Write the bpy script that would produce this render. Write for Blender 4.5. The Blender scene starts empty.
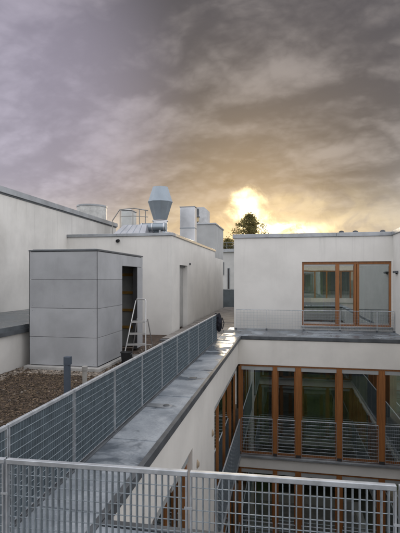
import bpy, bmesh, math, random
import numpy as np
from mathutils import Vector, Matrix
random.seed(7); np.random.seed(7)
R = math.radians
# ------------------------------------------------------------------ camera
E = 1.85                       # eye height over the gravel roof (z = 0)
TH = math.atan(85 / 440.0)     # the courtyard axis is world +Y, the camera looks left of it
FPX, VH = 440.0, 278.0
scene = bpy.context.scene
col = scene.collection
cam_d = bpy.data.cameras.new('camera')
cam = bpy.data.objects.new('camera', cam_d); col.objects.link(cam)
cam.location = (0, 0, E); cam.rotation_euler = (R(90), 0, TH)
cam_d.sensor_fit = 'VERTICAL'; cam_d.sensor_height = 36; cam_d.lens = 36 * FPX / 533
cam_d.shift_y = (VH - 266.5) / 533; cam_d.clip_start = 0.05; cam_d.clip_end = 5000
scene.camera = cam
CT, ST = math.cos(TH), math.sin(TH)

def ray(u, v):
    xc = (u - 200) / FPX
    return Vector((xc * CT - ST, xc * ST + CT, (VH - v) / FPX))
def atd(u, v, d): return Vector((0, 0, E)) + ray(u, v) * d
def onY(u, v, Y): r = ray(u, v); return Vector((0, 0, E)) + r * (Y / r.y)
def onX(u, v, X): r = ray(u, v); return Vector((0, 0, E)) + r * (X / r.x)

# ------------------------------------------------------------------ world, sun, exposure
SUN = ray(246, 205).normalized()
STORM = ray(230, 50).normalized()
LEFT = ray(-40, 110).normalized()
sun_el = math.asin(SUN.z); sun_az = math.atan2(SUN.x, SUN.y)
world = bpy.data.worlds.new('World'); scene.world = world; world.use_nodes = True
wt = world.node_tree; wt.nodes.clear()
class NT:
    def __init__(s, t): s.t = t
    def n(s, kind, **kw):
        nd = s.t.nodes.new(kind)
        for k, v in kw.items(): setattr(nd, k, v)
        return nd
    def put(s, sock, v):
        if isinstance(v, bpy.types.NodeSocket): s.t.links.new(v, sock)
        else:
            if isinstance(v, (tuple, list)) and sock.type == 'RGBA' and len(v) == 3: v = (*v, 1)
            sock.default_value = v
    def m(s, op, a, b=0.0, c=0.0, clamp=False):
        nd = s.n('ShaderNodeMath', operation=op, use_clamp=clamp)
        for i, x in enumerate((a, b, c)): s.put(nd.inputs[i], x)
        return nd.outputs[0]
    def vm(s, op, a, b=None):
        nd = s.n('ShaderNodeVectorMath', operation=op)
        s.put(nd.inputs[0], a)
        if b is not None: s.put(nd.inputs[1], b)
        return nd.outputs['Value'] if op in ('DOT_PRODUCT', 'LENGTH') else nd.outputs[0]
    def mr(s, x, a, b, c=0.0, d=1.0, smooth=True):
        nd = s.n('ShaderNodeMapRange'); nd.interpolation_type = 'SMOOTHSTEP' if smooth else 'LINEAR'
        for i, v in enumerate((x, a, b, c, d)): s.put(nd.inputs[i], v)
        return nd.outputs[0]
    def mix(s, f, a, b, blend='MIX'):
        nd = s.n('ShaderNodeMix', data_type='RGBA', blend_type=blend)
        s.put(nd.inputs[0], f); s.put(nd.inputs[6], a); s.put(nd.inputs[7], b)
        return nd.outputs[2]
    def noise(s, vec, scale, detail=6, rough=0.55, dist=0.0, out=0):
        nd = s.n('ShaderNodeTexNoise'); s.put(nd.inputs['Vector'], vec)
        s.put(nd.inputs['Scale'], scale); s.put(nd.inputs['Detail'], detail)
        s.put(nd.inputs['Roughness'], rough); s.put(nd.inputs['Distortion'], dist)
        return nd.outputs[out]
W = NT(wt)
gen = W.n('ShaderNodeTexCoord').outputs['Generated']
dirv = W.vm('NORMALIZE', gen)
sep = W.n('ShaderNodeSeparateXYZ'); wt.links.new(dirv, sep.inputs[0])
dz = W.m('MAXIMUM', sep.outputs[2], 0.0)
den = W.m('ADD', dz, 0.36)
cmb = W.n('ShaderNodeCombineXYZ')
W.put(cmb.inputs[0], W.m('DIVIDE', sep.outputs[0], den)); W.put(cmb.inputs[1], W.m('DIVIDE', sep.outputs[1], den))
W.put(cmb.inputs[2], 20.3)
P = cmb.outputs[0]                                   # where the view ray meets the cloud layer
mpw = W.n('ShaderNodeMapping'); W.put(mpw.inputs[0], P); mpw.inputs['Scale'].default_value = (0.80, 1.0, 1.0)
mpw.inputs['Rotation'].default_value = (0, 0, 0.35)
Pm = mpw.outputs[0]
wcol = W.noise(Pm, 2.0, 3, 0.5, 0.0, out=1)
warp = W.vm('MULTIPLY', W.vm('SUBTRACT', wcol, (0.5, 0.5, 0.5)), (0.14, 0.14, 0.0))
Pw = W.vm('ADD', Pm, warp)
n1 = W.noise(Pm, 1.9, 4, 0.55, 0.3)
n3 = W.noise(dirv, 5.0, 7, 0.58, 0.4)
n4 = W.noise(dirv, 16.0, 6, 0.6, 0.5)
def puffs(vec):                                      # rounded lumps with sharp creases between them
    tot = None
    for sc, wt_, dt in ((2.3, 1.0, 1.5), (5.2, 0.50, 1.5), (12.0, 0.30, 2.0), (28.0, 0.17, 3.5)):
        q = W.m('MULTIPLY', W.m('ABSOLUTE', W.m('SUBTRACT', W.noise(vec, sc, dt, 0.5, 0.0), 0.5)), wt_ * 2.0)
        tot = q if tot is None else W.m('ADD', tot, q)
    return tot
pa = puffs(Pw); pb = puffs(W.vm('ADD', Pw, (-0.015, 0.045, 0.0)))
cl = W.m('ADD', W.m('MULTIPLY', n1, 0.70), W.m('MULTIPLY', pa, 0.42))
cl = W.m('ADD', cl, W.m('MULTIPLY', W.m('SUBTRACT', pa, pb), 0.46))                # cloud sides turned to the sunset
storm = W.mr(W.vm('DOT_PRODUCT', dirv, STORM), 0.70, 0.95)
left = W.mr(W.vm('DOT_PRODUCT', dirv, LEFT), 0.885, 1.0)
light = W.mr(cl, 0.30, 0.82)                         # thin against thick cloud
# storm bank: thick grey to thin tan; elsewhere a paler lilac overcast, brightened out of view to light the walls
bank = W.mix(light, (0.046, 0.041, 0.046), (0.158, 0.141, 0.138))
over = W.mix(light, (0.66, 0.66, 0.70), (1.05, 1.04, 1.06))
lil = W.mix(light, (0.190, 0.172, 0.220), (0.275, 0.252, 0.318))
sky = W.mix(storm, over, bank)
sky = W.mix(W.m('MULTIPLY', left, 0.85), sky, lil)
# warm thinning towards the sunset horizon
hs = Vector((SUN.x, SUN.y, 0)).normalized(); hr = Vector((hs.y, -hs.x, 0))
hd = W.mr(W.vm('DOT_PRODUCT', dirv, (hs.x, hs.y, 0.0)), 0.55, 0.97)
low = W.mr(dz, 0.05, 0.22, 1.0, 0.0)
lowm = W.m('MULTIPLY', W.m('MULTIPLY', low, hd), W.mr(cl, 0.38, 0.74, 0.55, 1.0))
du = W.vm('DOT_PRODUCT', dirv, (hr.x, hr.y, 0.0))
warm = W.mix(W.mr(du, -0.38, -0.02), (0.38, 0.352, 0.325), (0.235, 0.213, 0.185))
sky = W.mix(lowm, sky, warm)
dv = W.m('SUBTRACT', sep.outputs[2], SUN.z)
sx_ = W.m('MULTIPLY', W.m('SUBTRACT', n3, 0.5), 0.20); sy_ = W.m('MULTIPLY', W.m('ADD', W.m('SUBTRACT', n4, 0.5), W.m('SUBTRACT', n1, 0.5)), 0.13)
def lobe(cu, cv, ru, rv):
    a = W.m('DIVIDE', W.m('ADD', W.m('SUBTRACT', du, cu), sx_), ru); b = W.m('DIVIDE', W.m('ADD', W.m('SUBTRACT', dv, cv), sy_), rv)
    q = W.m('ADD', W.m('MULTIPLY', a, a), W.m('MULTIPLY', b, b))
    return W.m('EXPONENT', W.m('MULTIPLY', q, -1.0))
rag = W.mr(W.m('ADD', W.m('MULTIPLY', n3, 0.45), W.m('MULTIPLY', n4, 0.55)), 0.40, 0.58)
front = W.mr(W.vm('DOT_PRODUCT', dirv, tuple(SUN)), 0.5, 0.8)
wide = W.m('MULTIPLY', W.m('MULTIPLY', lobe(0.06, -0.035, 0.20, 0.040), front), W.m('ADD', W.m('MULTIPLY', rag, 0.75), 0.12))
sky = W.mix(wide, sky, (0.66, 0.53, 0.30))
core = W.m('MAXIMUM', W.m('MULTIPLY', lobe(0.0, 0.0, 0.052, 0.036), W.m('ADD', W.m('MULTIPLY', rag, 0.5), 0.6)), W.m('MULTIPLY', lobe(0.095, -0.034, 0.10, 0.024), W.m('MULTIPLY', rag, 0.85)))
core = W.mr(W.m('MULTIPLY', core, front), 0.12, 1.05)
sky = W.mix(core, sky, (2.0, 1.65, 0.95))
nis = W.n('ShaderNodeTexSky', sky_type='NISHITA'); nis.sun_disc = False
nis.sun_elevation = sun_el; nis.sun_rotation = sun_az; nis.air_density = 1.2; nis.dust_density = 2.0
bg1 = W.n('ShaderNodeBackground'); W.put(bg1.inputs[0], nis.outputs[0]); bg1.inputs[1].default_value = 0.08
bg2 = W.n('ShaderNodeBackground'); W.put(bg2.inputs[0], sky); bg2.inputs[1].default_value = 1.0
mx = W.n('ShaderNodeMixShader'); mx.inputs[0].default_value = 0.94
wt.links.new(bg1.outputs[0], mx.inputs[1]); wt.links.new(bg2.outputs[0], mx.inputs[2])
wo = W.n('ShaderNodeOutputWorld'); wt.links.new(mx.outputs[0], wo.inputs[0])

sl = bpy.data.lights.new('sun', 'SUN'); so = bpy.data.objects.new('sun', sl); col.objects.link(so)
sl.energy = 0.7; sl.angle = R(12); sl.color = (1.0, 0.82, 0.58)
so.rotation_euler = SUN.to_track_quat('Z', 'Y').to_euler(); so.location = (0, 30, 30)
vs = scene.view_settings; vs.view_transform = 'Standard'; vs.look = 'None'; vs.gamma = 1; vs.exposure = 0.82

# ------------------------------------------------------------------ materials
MATS = {}
def mat(name, base, rough=0.7, metal=0.0, var=0.12, scale=3.0, bump=0.0, bscale=60.0, streak=0.0, streak_col=None,
        spec=None, island=0.0, grain=0.0, stretch=(1, 1, 1), rvar=0.0, sfreq=(2.6, 2.6, 0.28), drip=None):
    if name in MATS: return MATS[name]
    m = bpy.data.materials.new(name); m.use_nodes = True
    T = NT(m.node_tree); b = m.node_tree.nodes['Principled BSDF']
    geo = T.n('ShaderNodeNewGeometry'); pos = geo.outputs['Position']
    mp = T.n('ShaderNodeMapping'); T.put(mp.inputs[0], pos); mp.inputs['Scale'].default_value = stretch
    pv = mp.outputs[0]
    n = T.noise(pv, scale, 7, 0.6, 0.2)
    dark = tuple(c * (1 - var * 1.6) for c in base); lite = tuple(min(1, c * (1 + var)) for c in base)
    c = T.mix(T.mr(n, 0.3, 0.7), dark, lite)
    if grain:
        ng = T.noise(pv, 90, 3, 0.7)
        c = T.mix(T.m('MULTIPLY', T.mr(ng, 0.35, 0.65), grain), c, tuple(x * 0.55 for x in base))
    if streak:
        mp2 = T.n('ShaderNodeMapping'); T.put(mp2.inputs[0], pos); mp2.inputs['Scale'].default_value = sfreq
        s = T.noise(mp2.outputs[0], 1.0, 6, 0.62, 0.3)
        c = T.mix(T.m('MULTIPLY', T.mr(s, 0.50, 0.74), streak), c, streak_col or tuple(x * 0.5 for x in base))
    if drip:
        mp3 = T.n('ShaderNodeMapping'); T.put(mp3.inputs[0], pos); mp3.inputs['Scale'].default_value = (7, 7, 0.25)
        sz = T.n('ShaderNodeSeparateXYZ'); T.put(sz.inputs[0], pos)
        dn = T.m('MULTIPLY', T.mr(T.noise(mp3.outputs[0], 1.0, 5, 0.7, 0.1), 0.52, 0.72), T.mr(T.m('ADD', sz.outputs[2], T.m('MULTIPLY', n, 0.8)), drip[0] - drip[1], drip[0] + 0.4))
        c = T.mix(T.m('MULTIPLY', dn, drip[2]), c, tuple(x * 0.55 for x in base))
    if island:
        hs_ = T.n('ShaderNodeHueSaturation'); T.put(hs_.inputs['Color'], c)
        T.put(hs_.inputs['Value'], T.mr(geo.outputs['Random Per Island'], 0, 1, 1 - island, 1 + island, False))
        c = hs_.outputs[0]
    T.put(b.inputs['Base Color'], c)
    b.inputs['Metallic'].default_value = metal
    if rvar:
        T.put(b.inputs['Roughness'], T.mr(n, 0.3, 0.7, max(0.03, rough - rvar), rough + rvar))
    else: b.inputs['Roughness'].default_value = rough
    if spec is not None: b.inputs['Specular IOR Level'].default_value = spec
    if bump:
        bn = T.n('ShaderNodeBump'); bn.inputs['Strength'].default_value = bump; bn.inputs['Distance'].default_value = 0.01
        T.put(bn.inputs['Height'], T.noise(pv, bscale, 4, 0.6)); T.put(b.inputs['Normal'], bn.outputs[0])
    MATS[name] = m
    return m
plaster = mat('plaster', (0.72, 0.705, 0.67), 0.9, var=0.05, scale=0.8, bump=0.25, bscale=160, sfreq=(1.1, 1.1, 0.3), streak=0.10, drip=(3.2, 1.5, 0.24), streak_col=(0.47, 0.46, 0.43))
plaster_c = mat('plaster_court', (0.74, 0.72, 0.675), 0.9, var=0.05, scale=1.0, bump=0.2, bscale=160, streak=0.14, streak_col=(0.5, 0.48, 0.44))
plaster_l = mat('plaster_weathered', (0.69, 0.675, 0.64), 0.92, var=0.08, scale=0.7, bump=0.25, bscale=150, streak=0.38, streak_col=(0.42, 0.40, 0.365), sfreq=(0.8, 0.8, 0.22), drip=(4.0, 1.8, 0.38))
zinc = mat('zinc_sheet', (0.36, 0.38, 0.40), 0.42, 0.55, var=0.16, scale=2.2, rvar=0.1)
zinc_d = mat('zinc_dark', (0.10, 0.11, 0.12), 0.5, 0.3, var=0.2, scale=3)
galv = mat('galvanised', (0.235, 0.280, 0.315), 0.5, 0.4, var=0.16, scale=14, rvar=0.08)
galv_rod = mat('galvanised_rod', (0.36, 0.40, 0.43), 0.45, 0.45, var=0.12, scale=12)
galv_shaded = mat('galvanised_shaded', (0.16, 0.205, 0.236), 0.55, 0.35, var=0.14, scale=10)  # left fence bars: same galvanised steel, colour darkened to stand for shade
galv_rod_shaded = mat('galvanised_rod_shaded', (0.25, 0.30, 0.33), 0.5, 0.4, var=0.12, scale=12)  # left fence rods, shade likewise painted into the steel colour
galv_mid = mat('galvanised_mid', (0.30, 0.345, 0.38), 0.48, 0.45, var=0.14, scale=12)
galv_rail = mat('galvanised_rail', (0.47, 0.50, 0.53), 0.45, 0.5, var=0.14, scale=10)
duct_m = mat('duct_sheet', (0.29, 0.335, 0.375), 0.36, 0.75, var=0.07, scale=2, rvar=0.04)
duct_l = mat('bright_duct', (0.60, 0.61, 0.63), 0.34, 0.8, var=0.07, scale=2, rvar=0.05)
clad = mat('cladding', (0.375, 0.385, 0.40), 0.55, 0.1, var=0.09, scale=1.4, streak=0.25, streak_col=(0.29, 0.295, 0.305))
_T = NT(clad.node_tree); _b = clad.node_tree.nodes['Principled BSDF']; _src = _b.inputs['Base Color'].links[0].from_socket
_h = _T.n('ShaderNodeHueSaturation'); _T.put(_h.inputs['Color'], _src); _T.put(_h.inputs['Value'], _T.mr(_T.n('ShaderNodeObjectInfo').outputs['Random'], 0, 1, 0.92, 1.08, False)); _T.put(_b.inputs['Base Color'], _h.outputs[0])
joint_m = mat('joint_black', (0.03, 0.03, 0.032), 0.8)
wood = mat('oak', (0.30, 0.118, 0.034), 0.5, var=0.16, scale=5, stretch=(12, 12, 0.5), grain=0.15)
wood_y = mat('yellow_batten', (0.36, 0.20, 0.035), 0.7, var=0.2, scale=4)
black = mat('black_rubber', (0.012, 0.012, 0.014), 0.6, var=0.3)
fabric = mat('black_fabric', (0.010, 0.011, 0.018), 0.9, var=0.4, scale=9, bump=0.4, bscale=25)
alu = mat('aluminium', (0.52, 0.52, 0.515), 0.35, 0.7, var=0.08)
concrete = mat('concrete', (0.42, 0.41, 0.39), 0.9, var=0.15, scale=4, bump=0.3, bscale=80)
soil = mat('soil', (0.075, 0.050, 0.034), 0.95, var=0.35, scale=6, bump=0.9, bscale=45)
pebble_d = mat('pebble_brown', (0.100, 0.071, 0.045), 0.9, var=0.3, scale=9, island=0.8)
pebble_l = mat('pebble_pale', (0.23, 0.195, 0.16), 0.85, var=0.25, scale=9, island=0.55)
roof_m = mat('roof_felt', (0.16, 0.165, 0.17), 0.85, var=0.2, scale=2)
dark_in = mat('interior_dark', (0.42, 0.42, 0.40), 0.9, var=0.1)
in_floor = mat('interior_floor', (0.30, 0.27, 0.23), 0.6, var=0.15)
curtain_g = mat('curtain_green', (0.44, 0.54, 0.19), 0.9, var=0.2, scale=2.0)
curtain_y = mat('curtain_olive', (0.50, 0.47, 0.18), 0.9, var=0.2, scale=2.0)
curtain_w = mat('curtain_white', (0.6, 0.6, 0.58), 0.9, var=0.06)
blind = mat('blind_box', (0.42, 0.44, 0.44), 0.6, 0.2, var=0.06)
leaf_m = mat('leaf', (0.14, 0.13, 0.055), 0.7, var=0.3, scale=1.2, island=0.5)
_T = NT(leaf_m.node_tree); _b = leaf_m.node_tree.nodes['Principled BSDF']; _tl = _T.n('ShaderNodeBsdfTranslucent'); _tl.inputs[0].default_value = (0.38, 0.32, 0.11, 1)
_mx = _T.n('ShaderNodeMixShader'); _mx.inputs[0].default_value = 0.45
leaf_m.node_tree.links.new(_b.outputs[0], _mx.inputs[1]); leaf_m.node_tree.links.new(_tl.outputs[0], _mx.inputs[2])
leaf_m.node_tree.links.new(_mx.outputs[0], leaf_m.node_tree.nodes['Material Output'].inputs[0])
bark = mat('bark', (0.10, 0.085, 0.07), 0.9, var=0.3, scale=5)
ground_m = mat('ground', (0.09, 0.10, 0.06), 0.95, var=0.3, scale=0.05)
paving = mat('paving', (0.27, 0.25, 0.23), 0.7, var=0.2, scale=2.5)
blue_post = mat('blue_grey_paint', (0.075, 0.095, 0.125), 0.5, 0.2, var=0.12)
tan_m = mat('tan_lamp', (0.45, 0.36, 0.26), 0.6, var=0.1)
poly = mat('milky_plastic', (0.55, 0.57, 0.56), 0.35, var=0.06)
far_w = mat('far_wall', (0.50, 0.50, 0.49), 0.9, var=0.08, scale=0.6)
far_d = mat('far_grey', (0.20, 0.23, 0.25), 0.7, var=0.1)
lamp_glass = mat('amber_glass', (0.55, 0.42, 0.22), 0.3)

def make_glass():
    m = bpy.data.materials.new('window_glass'); m.use_nodes = True; t = m.node_tree; t.nodes.clear(); T = NT(t)
    tr = T.n('ShaderNodeBsdfTransparent'); tr.inputs[0].default_value = (0.82, 0.87, 0.85, 1)
    gl = T.n('ShaderNodeBsdfGlossy'); gl.inputs['Roughness'].default_value = 0.012; gl.inputs[0].default_value = (0.9, 0.95, 0.97, 1)
    nz = T.noise(T.n('ShaderNodeNewGeometry').outputs['Position'], 0.8, 2)
    bp = T.n('ShaderNodeBump'); bp.inputs['Strength'].default_value = 0.03; bp.inputs['Distance'].default_value = 0.02
    T.put(bp.inputs['Height'], nz); T.put(gl.inputs['Normal'], bp.outputs[0])
    fr = T.n('ShaderNodeFresnel'); fr.inputs[0].default_value = 1.52
    f = T.m('MULTIPLY_ADD', fr.outputs[0], 1.9, 0.28, clamp=True)
    mxs = T.n('ShaderNodeMixShader'); T.put(mxs.inputs[0], f)
    t.links.new(tr.outputs[0], mxs.inputs[1]); t.links.new(gl.outputs[0], mxs.inputs[2])
    o = T.n('ShaderNodeOutputMaterial'); t.links.new(mxs.outputs[0], o.inputs[0])
    return m
glass = make_glass()

def make_wet():
    """roof sheet: blue-grey mineral felt, blotched, partly wet"""
    m = bpy.data.materials.new('wet_roof_sheet'); m.use_nodes = True; T = NT(m.node_tree); b = m.node_tree.nodes['Principled BSDF']
    pos = T.n('ShaderNodeNewGeometry').outputs['Position']
    a = T.noise(pos, 1.3, 8, 0.62, 0.5); c2 = T.noise(pos, 5.5, 7, 0.68, 0.8); c3 = T.noise(pos, 40, 4, 0.7)
    c = T.mix(T.mr(a, 0.35, 0.66), (0.17, 0.198, 0.228), (0.32, 0.35, 0.38))
    c = T.mix(T.m('MULTIPLY', T.mr(c2, 0.5, 0.72), 0.40), c, (0.46, 0.49, 0.52))
    c = T.mix(T.m('MULTIPLY', T.mr(c3, 0.45, 0.7), 0.25), c, (0.07, 0.08, 0.09))
    sp = T.n('ShaderNodeSeparateXYZ'); T.put(sp.inputs[0], pos)
    wet = T.mr(T.m('ADD', T.noise(pos, 1.5, 6, 0.55, 0.4), T.mr(sp.outputs[1], 7.0, 9.5, -0.03, 0.075)), 0.52, 0.60)   # rain stands at the far end
    c = T.mix(T.m('MULTIPLY', wet, 0.62), c, (0.05, 0.06, 0.075))
    T.put(b.inputs['Base Color'], c); T.put(b.inputs['Roughness'], T.mr(wet, 0, 1, 0.65, 0.26))
    bn = T.n('ShaderNodeBump'); T.put(bn.inputs['Strength'], T.mr(wet, 0, 1, 0.3, 0.02)); bn.inputs['Distance'].default_value = 0.006
    T.put(bn.inputs['Height'], c3); T.put(b.inputs['Normal'], bn.outputs[0])
    return m
wet = make_wet()
water = mat('puddle_water', (0.02, 0.024, 0.03), 0.05, var=0.1, spec=0.6)

# ------------------------------------------------------------------ mesh helpers
def props(o, label=None, cat=None, group=None, kind=None):
    if label: o['label'] = label
    if cat: o['category'] = cat
    if group: o['group'] = group
    if kind: o['kind'] = kind
    return o
def empty(name, loc, label=None, cat=None, group=None, rz=0):
    o = bpy.data.objects.new(name, None); o.location = loc; o.rotation_euler.z = rz; o.empty_display_size = 0.2
    col.objects.link(o); return props(o, label, cat, group)
class B:
    def __init__(s): s.bm = bmesh.new()
    def box(s, x0, x1, y0, y1, z0, z1, bev=0.0):
        x0, x1 = sorted((x0, x1)); y0, y1 = sorted((y0, y1)); z0, z1 = sorted((z0, z1))
        r = bmesh.ops.create_cube(s.bm, size=1.0)['verts']
        for v in r:
            v.co = Vector((x0 + (v.co.x + .5) * (x1 - x0), y0 + (v.co.y + .5) * (y1 - y0), z0 + (v.co.z + .5) * (z1 - z0)))
        if bev:
            ed = list({e for v in r for e in v.link_edges})
            bmesh.ops.bevel(s.bm, geom=ed, offset=bev, segments=1, affect='EDGES', profile=0.5)
        return s
    def prism(s, pts, z0, z1):
        lo = [s.bm.verts.new((x, y, z0)) for x, y in pts]; hi = [s.bm.verts.new((x, y, z1)) for x, y in pts]
        n = len(pts)
        s.bm.faces.new(lo[::-1]); s.bm.faces.new(hi)
        for i in range(n): s.bm.faces.new((lo[i], lo[(i + 1) % n], hi[(i + 1) % n], hi[i]))
        return s
    def tube(s, pts, r, n=10, cap=True):
        pts = [Vector(p) for p in pts]; rs = r if isinstance(r, (list, tuple)) else [r] * len(pts)
        rings = []
        for i, p in enumerate(pts):
            t = (pts[min(i + 1, len(pts) - 1)] - pts[max(i - 1, 0)]).normalized()
            a = Vector((0, 0, 1)) if abs(t.z) < .9 else Vector((1, 0, 0))
            u = t.cross(a).normalized(); w = t.cross(u).normalized()
            rings.append([s.bm.verts.new(p + (u * math.cos(2 * math.pi * k / n) + w * math.sin(2 * math.pi * k / n)) * rs[i]) for k in range(n)])
        for a, b in zip(rings, rings[1:]):
            for k in range(n): s.bm.faces.new((a[k], a[(k + 1) % n], b[(k + 1) % n], b[k]))
        if cap: s.bm.faces.new(rings[0][::-1]); s.bm.faces.new(rings[-1])
        return s
    def lathe(s, prof, n=32, c=(0, 0, 0)):
        rings = [[s.bm.verts.new((c[0] + r * math.cos(2 * math.pi * k / n), c[1] + r * math.sin(2 * math.pi * k / n), c[2] + z)) for k in range(n)] for r, z in prof]
        for a, b in zip(rings, rings[1:]):
            for k in range(n): s.bm.faces.new((a[k], a[(k + 1) % n], b[(k + 1) % n], b[k]))
        s.bm.faces.new(rings[0][::-1]); s.bm.faces.new(rings[-1])
        return s
    def build(s, name, m, parent=None, smooth=False, angle=35):
        bmesh.ops.recalc_face_normals(s.bm, faces=s.bm.faces[:])
        me = bpy.data.meshes.new(name); s.bm.to_mesh(me); s.bm.free()
        me.materials.append(m)
        if smooth:
            for p in me.polygons: p.use_smooth = True
            try: me.set_sharp_from_angle(angle=R(angle))
            except Exception: pass
        o = bpy.data.objects.new(name, me); col.objects.link(o)
        if parent is not None:
            o.parent = parent
            o.matrix_parent_inverse = world_inv(parent)
        return o
def world_inv(p):
    m = Matrix.Identity(4); q = p
    chain = []
    while q is not None: chain.append(q); q = q.parent
    for q in reversed(chain):
        m = m @ q.matrix_parent_inverse @ q.matrix_basis
    return m.inverted()
def bx(name, m, parent, x0, x1, y0, y1, z0, z1, bev=0.0):
    return B().box(x0, x1, y0, y1, z0, z1, bev).build(name, m, parent)
def inst(src, parent, loc=None, name=None):
    o = src.copy(); o.name = name or src.name.split('.')[0]; col.objects.link(o)
    if loc is not None: o.location = loc
    if parent is not None: o.parent = parent; o.matrix_parent_inverse = world_inv(parent)
    return o

# ------------------------------------------------------------------ levels
SLAB = 0.08                                        # top of the parapet slabs (1.77 m under the eye)
H1, S1, H2, S2, H3, S3, GZ = -0.77, -3.51, -3.89, -6.63, -7.01, -9.75, -10.2
XL, XR, YN, YF = -1.40, 3.45, 3.00, 13.38          # the courtyard
XFEN = -1.92
YP = 15.5                                          # penthouse front
XC, YC0, YC1 = -3.62, 13.9, 26.0                   # plant room
XW = -7.3                                          # tall wall at the left

# ------------------------------------------------------------------ ground and roofs (setting)
g = B(); g.box(-2500, 2500, -2500, 2500, GZ - 0.5, GZ); props(g.build('ground', ground_m), kind='structure')
gr = B(); gr.box(-5.4, XFEN - 0.04, -3.0, 30.0, -0.32, -0.012)
props(gr.build('gravel_roof', soil), kind='structure')
cf = B(); cf.box(XL, XR, YN, YF, GZ, GZ + 0.03); props(cf.build('courtyard_paving', paving), kind='structure')

# pebbles on the roof
def pebbles(name, m, n, sampler, smin, smax, parent=None):
    t = (1 + 5 ** .5) / 2
    base = bmesh.new(); bmesh.ops.create_icosphere(base, subdivisions=1, radius=1.0)
    bv = np.array([v.co[:] for v in base.verts]); bf = np.array([[v.index for v in f.verts] for f in base.faces]); base.free()
    V = np.zeros((n, len(bv), 3))
    for i in range(n):
        x, y = sampler(); s = random.uniform(smin, smax) * random.choice((0.7, 1, 1, 1.25))
        a = random.uniform(0, 6.28); sc = np.array([s * random.uniform(.7, 1.3), s * random.uniform(.6, 1.0), s * random.uniform(.45, .8)])
        p = bv * (1 + np.random.uniform(-.18, .18, (len(bv), 1))) * sc
        ca, sa = math.cos(a), math.sin(a)
        V[i] = np.stack([p[:, 0] * ca - p[:, 1] * sa + x, p[:, 0] * sa + p[:, 1] * ca + y, p[:, 2] + sc[2] * .25 - .008], 1)
    F = (bf[None] + (np.arange(n) * len(bv))[:, None, None]).reshape(-1, 3)
    me = bpy.data.meshes.new(name); me.from_pydata(V.reshape(-1, 3).tolist(), [], F.tolist()); me.materials.append(m)
    o = bpy.data.objects.new(name, me); col.objects.link(o); return o
def s_field():
    while True:
        x = random.uniform(-5.38, -1.97); y = random.uniform(3.2, 9.8)
        if x > -3.66 or y < 8.2 or x < -5.1: return x, y
o = pebbles('brown_gravel', pebble_d, 21000, s_field, 0.006, 0.018)
props(o, 'dark brown crushed gravel covering the flat roof behind the fence', 'gravel', kind='stuff')
def s_edge():
    k = random.random()
    if k < .45: return random.uniform(-5.38, -5.05) , random.uniform(3.5, 11.5)
    if k < .72: return random.uniform(-5.0, -3.2), random.uniform(7.78, 8.08)
    if k < .93: return random.uniform(-3.62, -3.15), random.uniform(7.6, 13.8)
    x, y = s_field(); return x, y
o = pebbles('pale_gravel', pebble_l, 1900, s_edge, 0.014, 0.032)
props(o, 'pale round gravel strip along the white wall and the grey cabin', 'gravel', kind='stuff')

# parapet slabs round the courtyard, laid in sheets
slab = empty('parapet_slab', (XL, YN, SLAB)); props(slab, kind='structure')
EDG = XL + 0.085
ys = [1.9, 3.13, 4.6, 6.4, 8.3, 10.3, 11.9, YF]
for a, b in zip(ys, ys[1:]):
    bx('roof_sheet', wet, slab, XFEN - 0.02, EDG - 0.045, a + .006, b - .006, SLAB - 0.10, SLAB + random.uniform(-.002, .002))
for y in ys[1:-1]:                                    # lapped seams
    bx('seam', wet, slab, XFEN + 0.06, EDG - 0.05, y - 0.022, y + 0.022, SLAB - 0.02, SLAB + 0.010, 0.003)
bx('upstand', zinc_d, slab, XFEN - 0.035, XFEN + 0.04, 2.25, 12.5, SLAB - 0.1, SLAB + 0.018, 0.004)
for a, b in zip([YN - .3] + [4.9, 6.9, 8.9, 10.9], [4.9, 6.9, 8.9, 10.9, YF - .03]):
    bx('drip_edge', zinc_d, slab, EDG - 0.043, EDG + 0.012, a + .003, b - .003, SLAB - 0.085, SLAB + 0.012, 0.004)
xs = [XFEN - 0.02, -0.2, 1.4, XR + 0.3]
for a, b in zip(xs, xs[1:]):                          # far side
    bx('roof_sheet', wet, slab, a + .006, b - .006, YF + 0.045, YP + 0.2, SLAB - 0.10, SLAB + random.uniform(-.002, .002))
bx('drip_edge', zinc_d, slab, EDG - .03, XR, YF - 0.028, YF + 0.04, SLAB - 0.085, SLAB + 0.012, 0.004)
for x in xs[1:-1]:
    bx('seam', wet, slab, x - .022, x + .022, YF + .06, YP - .4, SLAB - .02, SLAB + .010, 0.003)
bx('roof_sheet', wet, slab, EDG - 0.04, XR + .3, 1.9, YN - .05, SLAB - 0.103, SLAB - .003)        # near side
bx('drip_edge', zinc_d, slab, EDG + .02, XR, YN - .045, YN + .02, SLAB - 0.085, SLAB + 0.012, 0.004)
bx('roof_sheet', wet, slab, XR + .02, XR + .3, YN + .01, YF, SLAB - .1, SLAB - .002)                # right side
# flat cover strap with a round end, and a small plate, screwed on the sheet
pts = [(XFEN + .045, 5.80), (-1.60, 5.76)] + [(-1.60 + .085 * math.cos(t), 5.845 + .085 * math.sin(t)) for t in [R(-80 + 16 * i) for i in range(11)]] + [(-1.60, 5.93), (XFEN + .045, 5.93)]
B().prism(pts, SLAB - .01, SLAB + .016).build('cover_strap', zinc, slab)
B().lathe([(.001, 0), (.045, 0), (.04, .012), (.001, .014)], 18, (-1.60, 5.845, SLAB + .0165)).build('screw_cap', zinc_d, slab)
bx('cover_plate', zinc_d, slab, -1.66, -1.53, 7.52, 7.66, SLAB - .01, SLAB + .012, .004)

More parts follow.
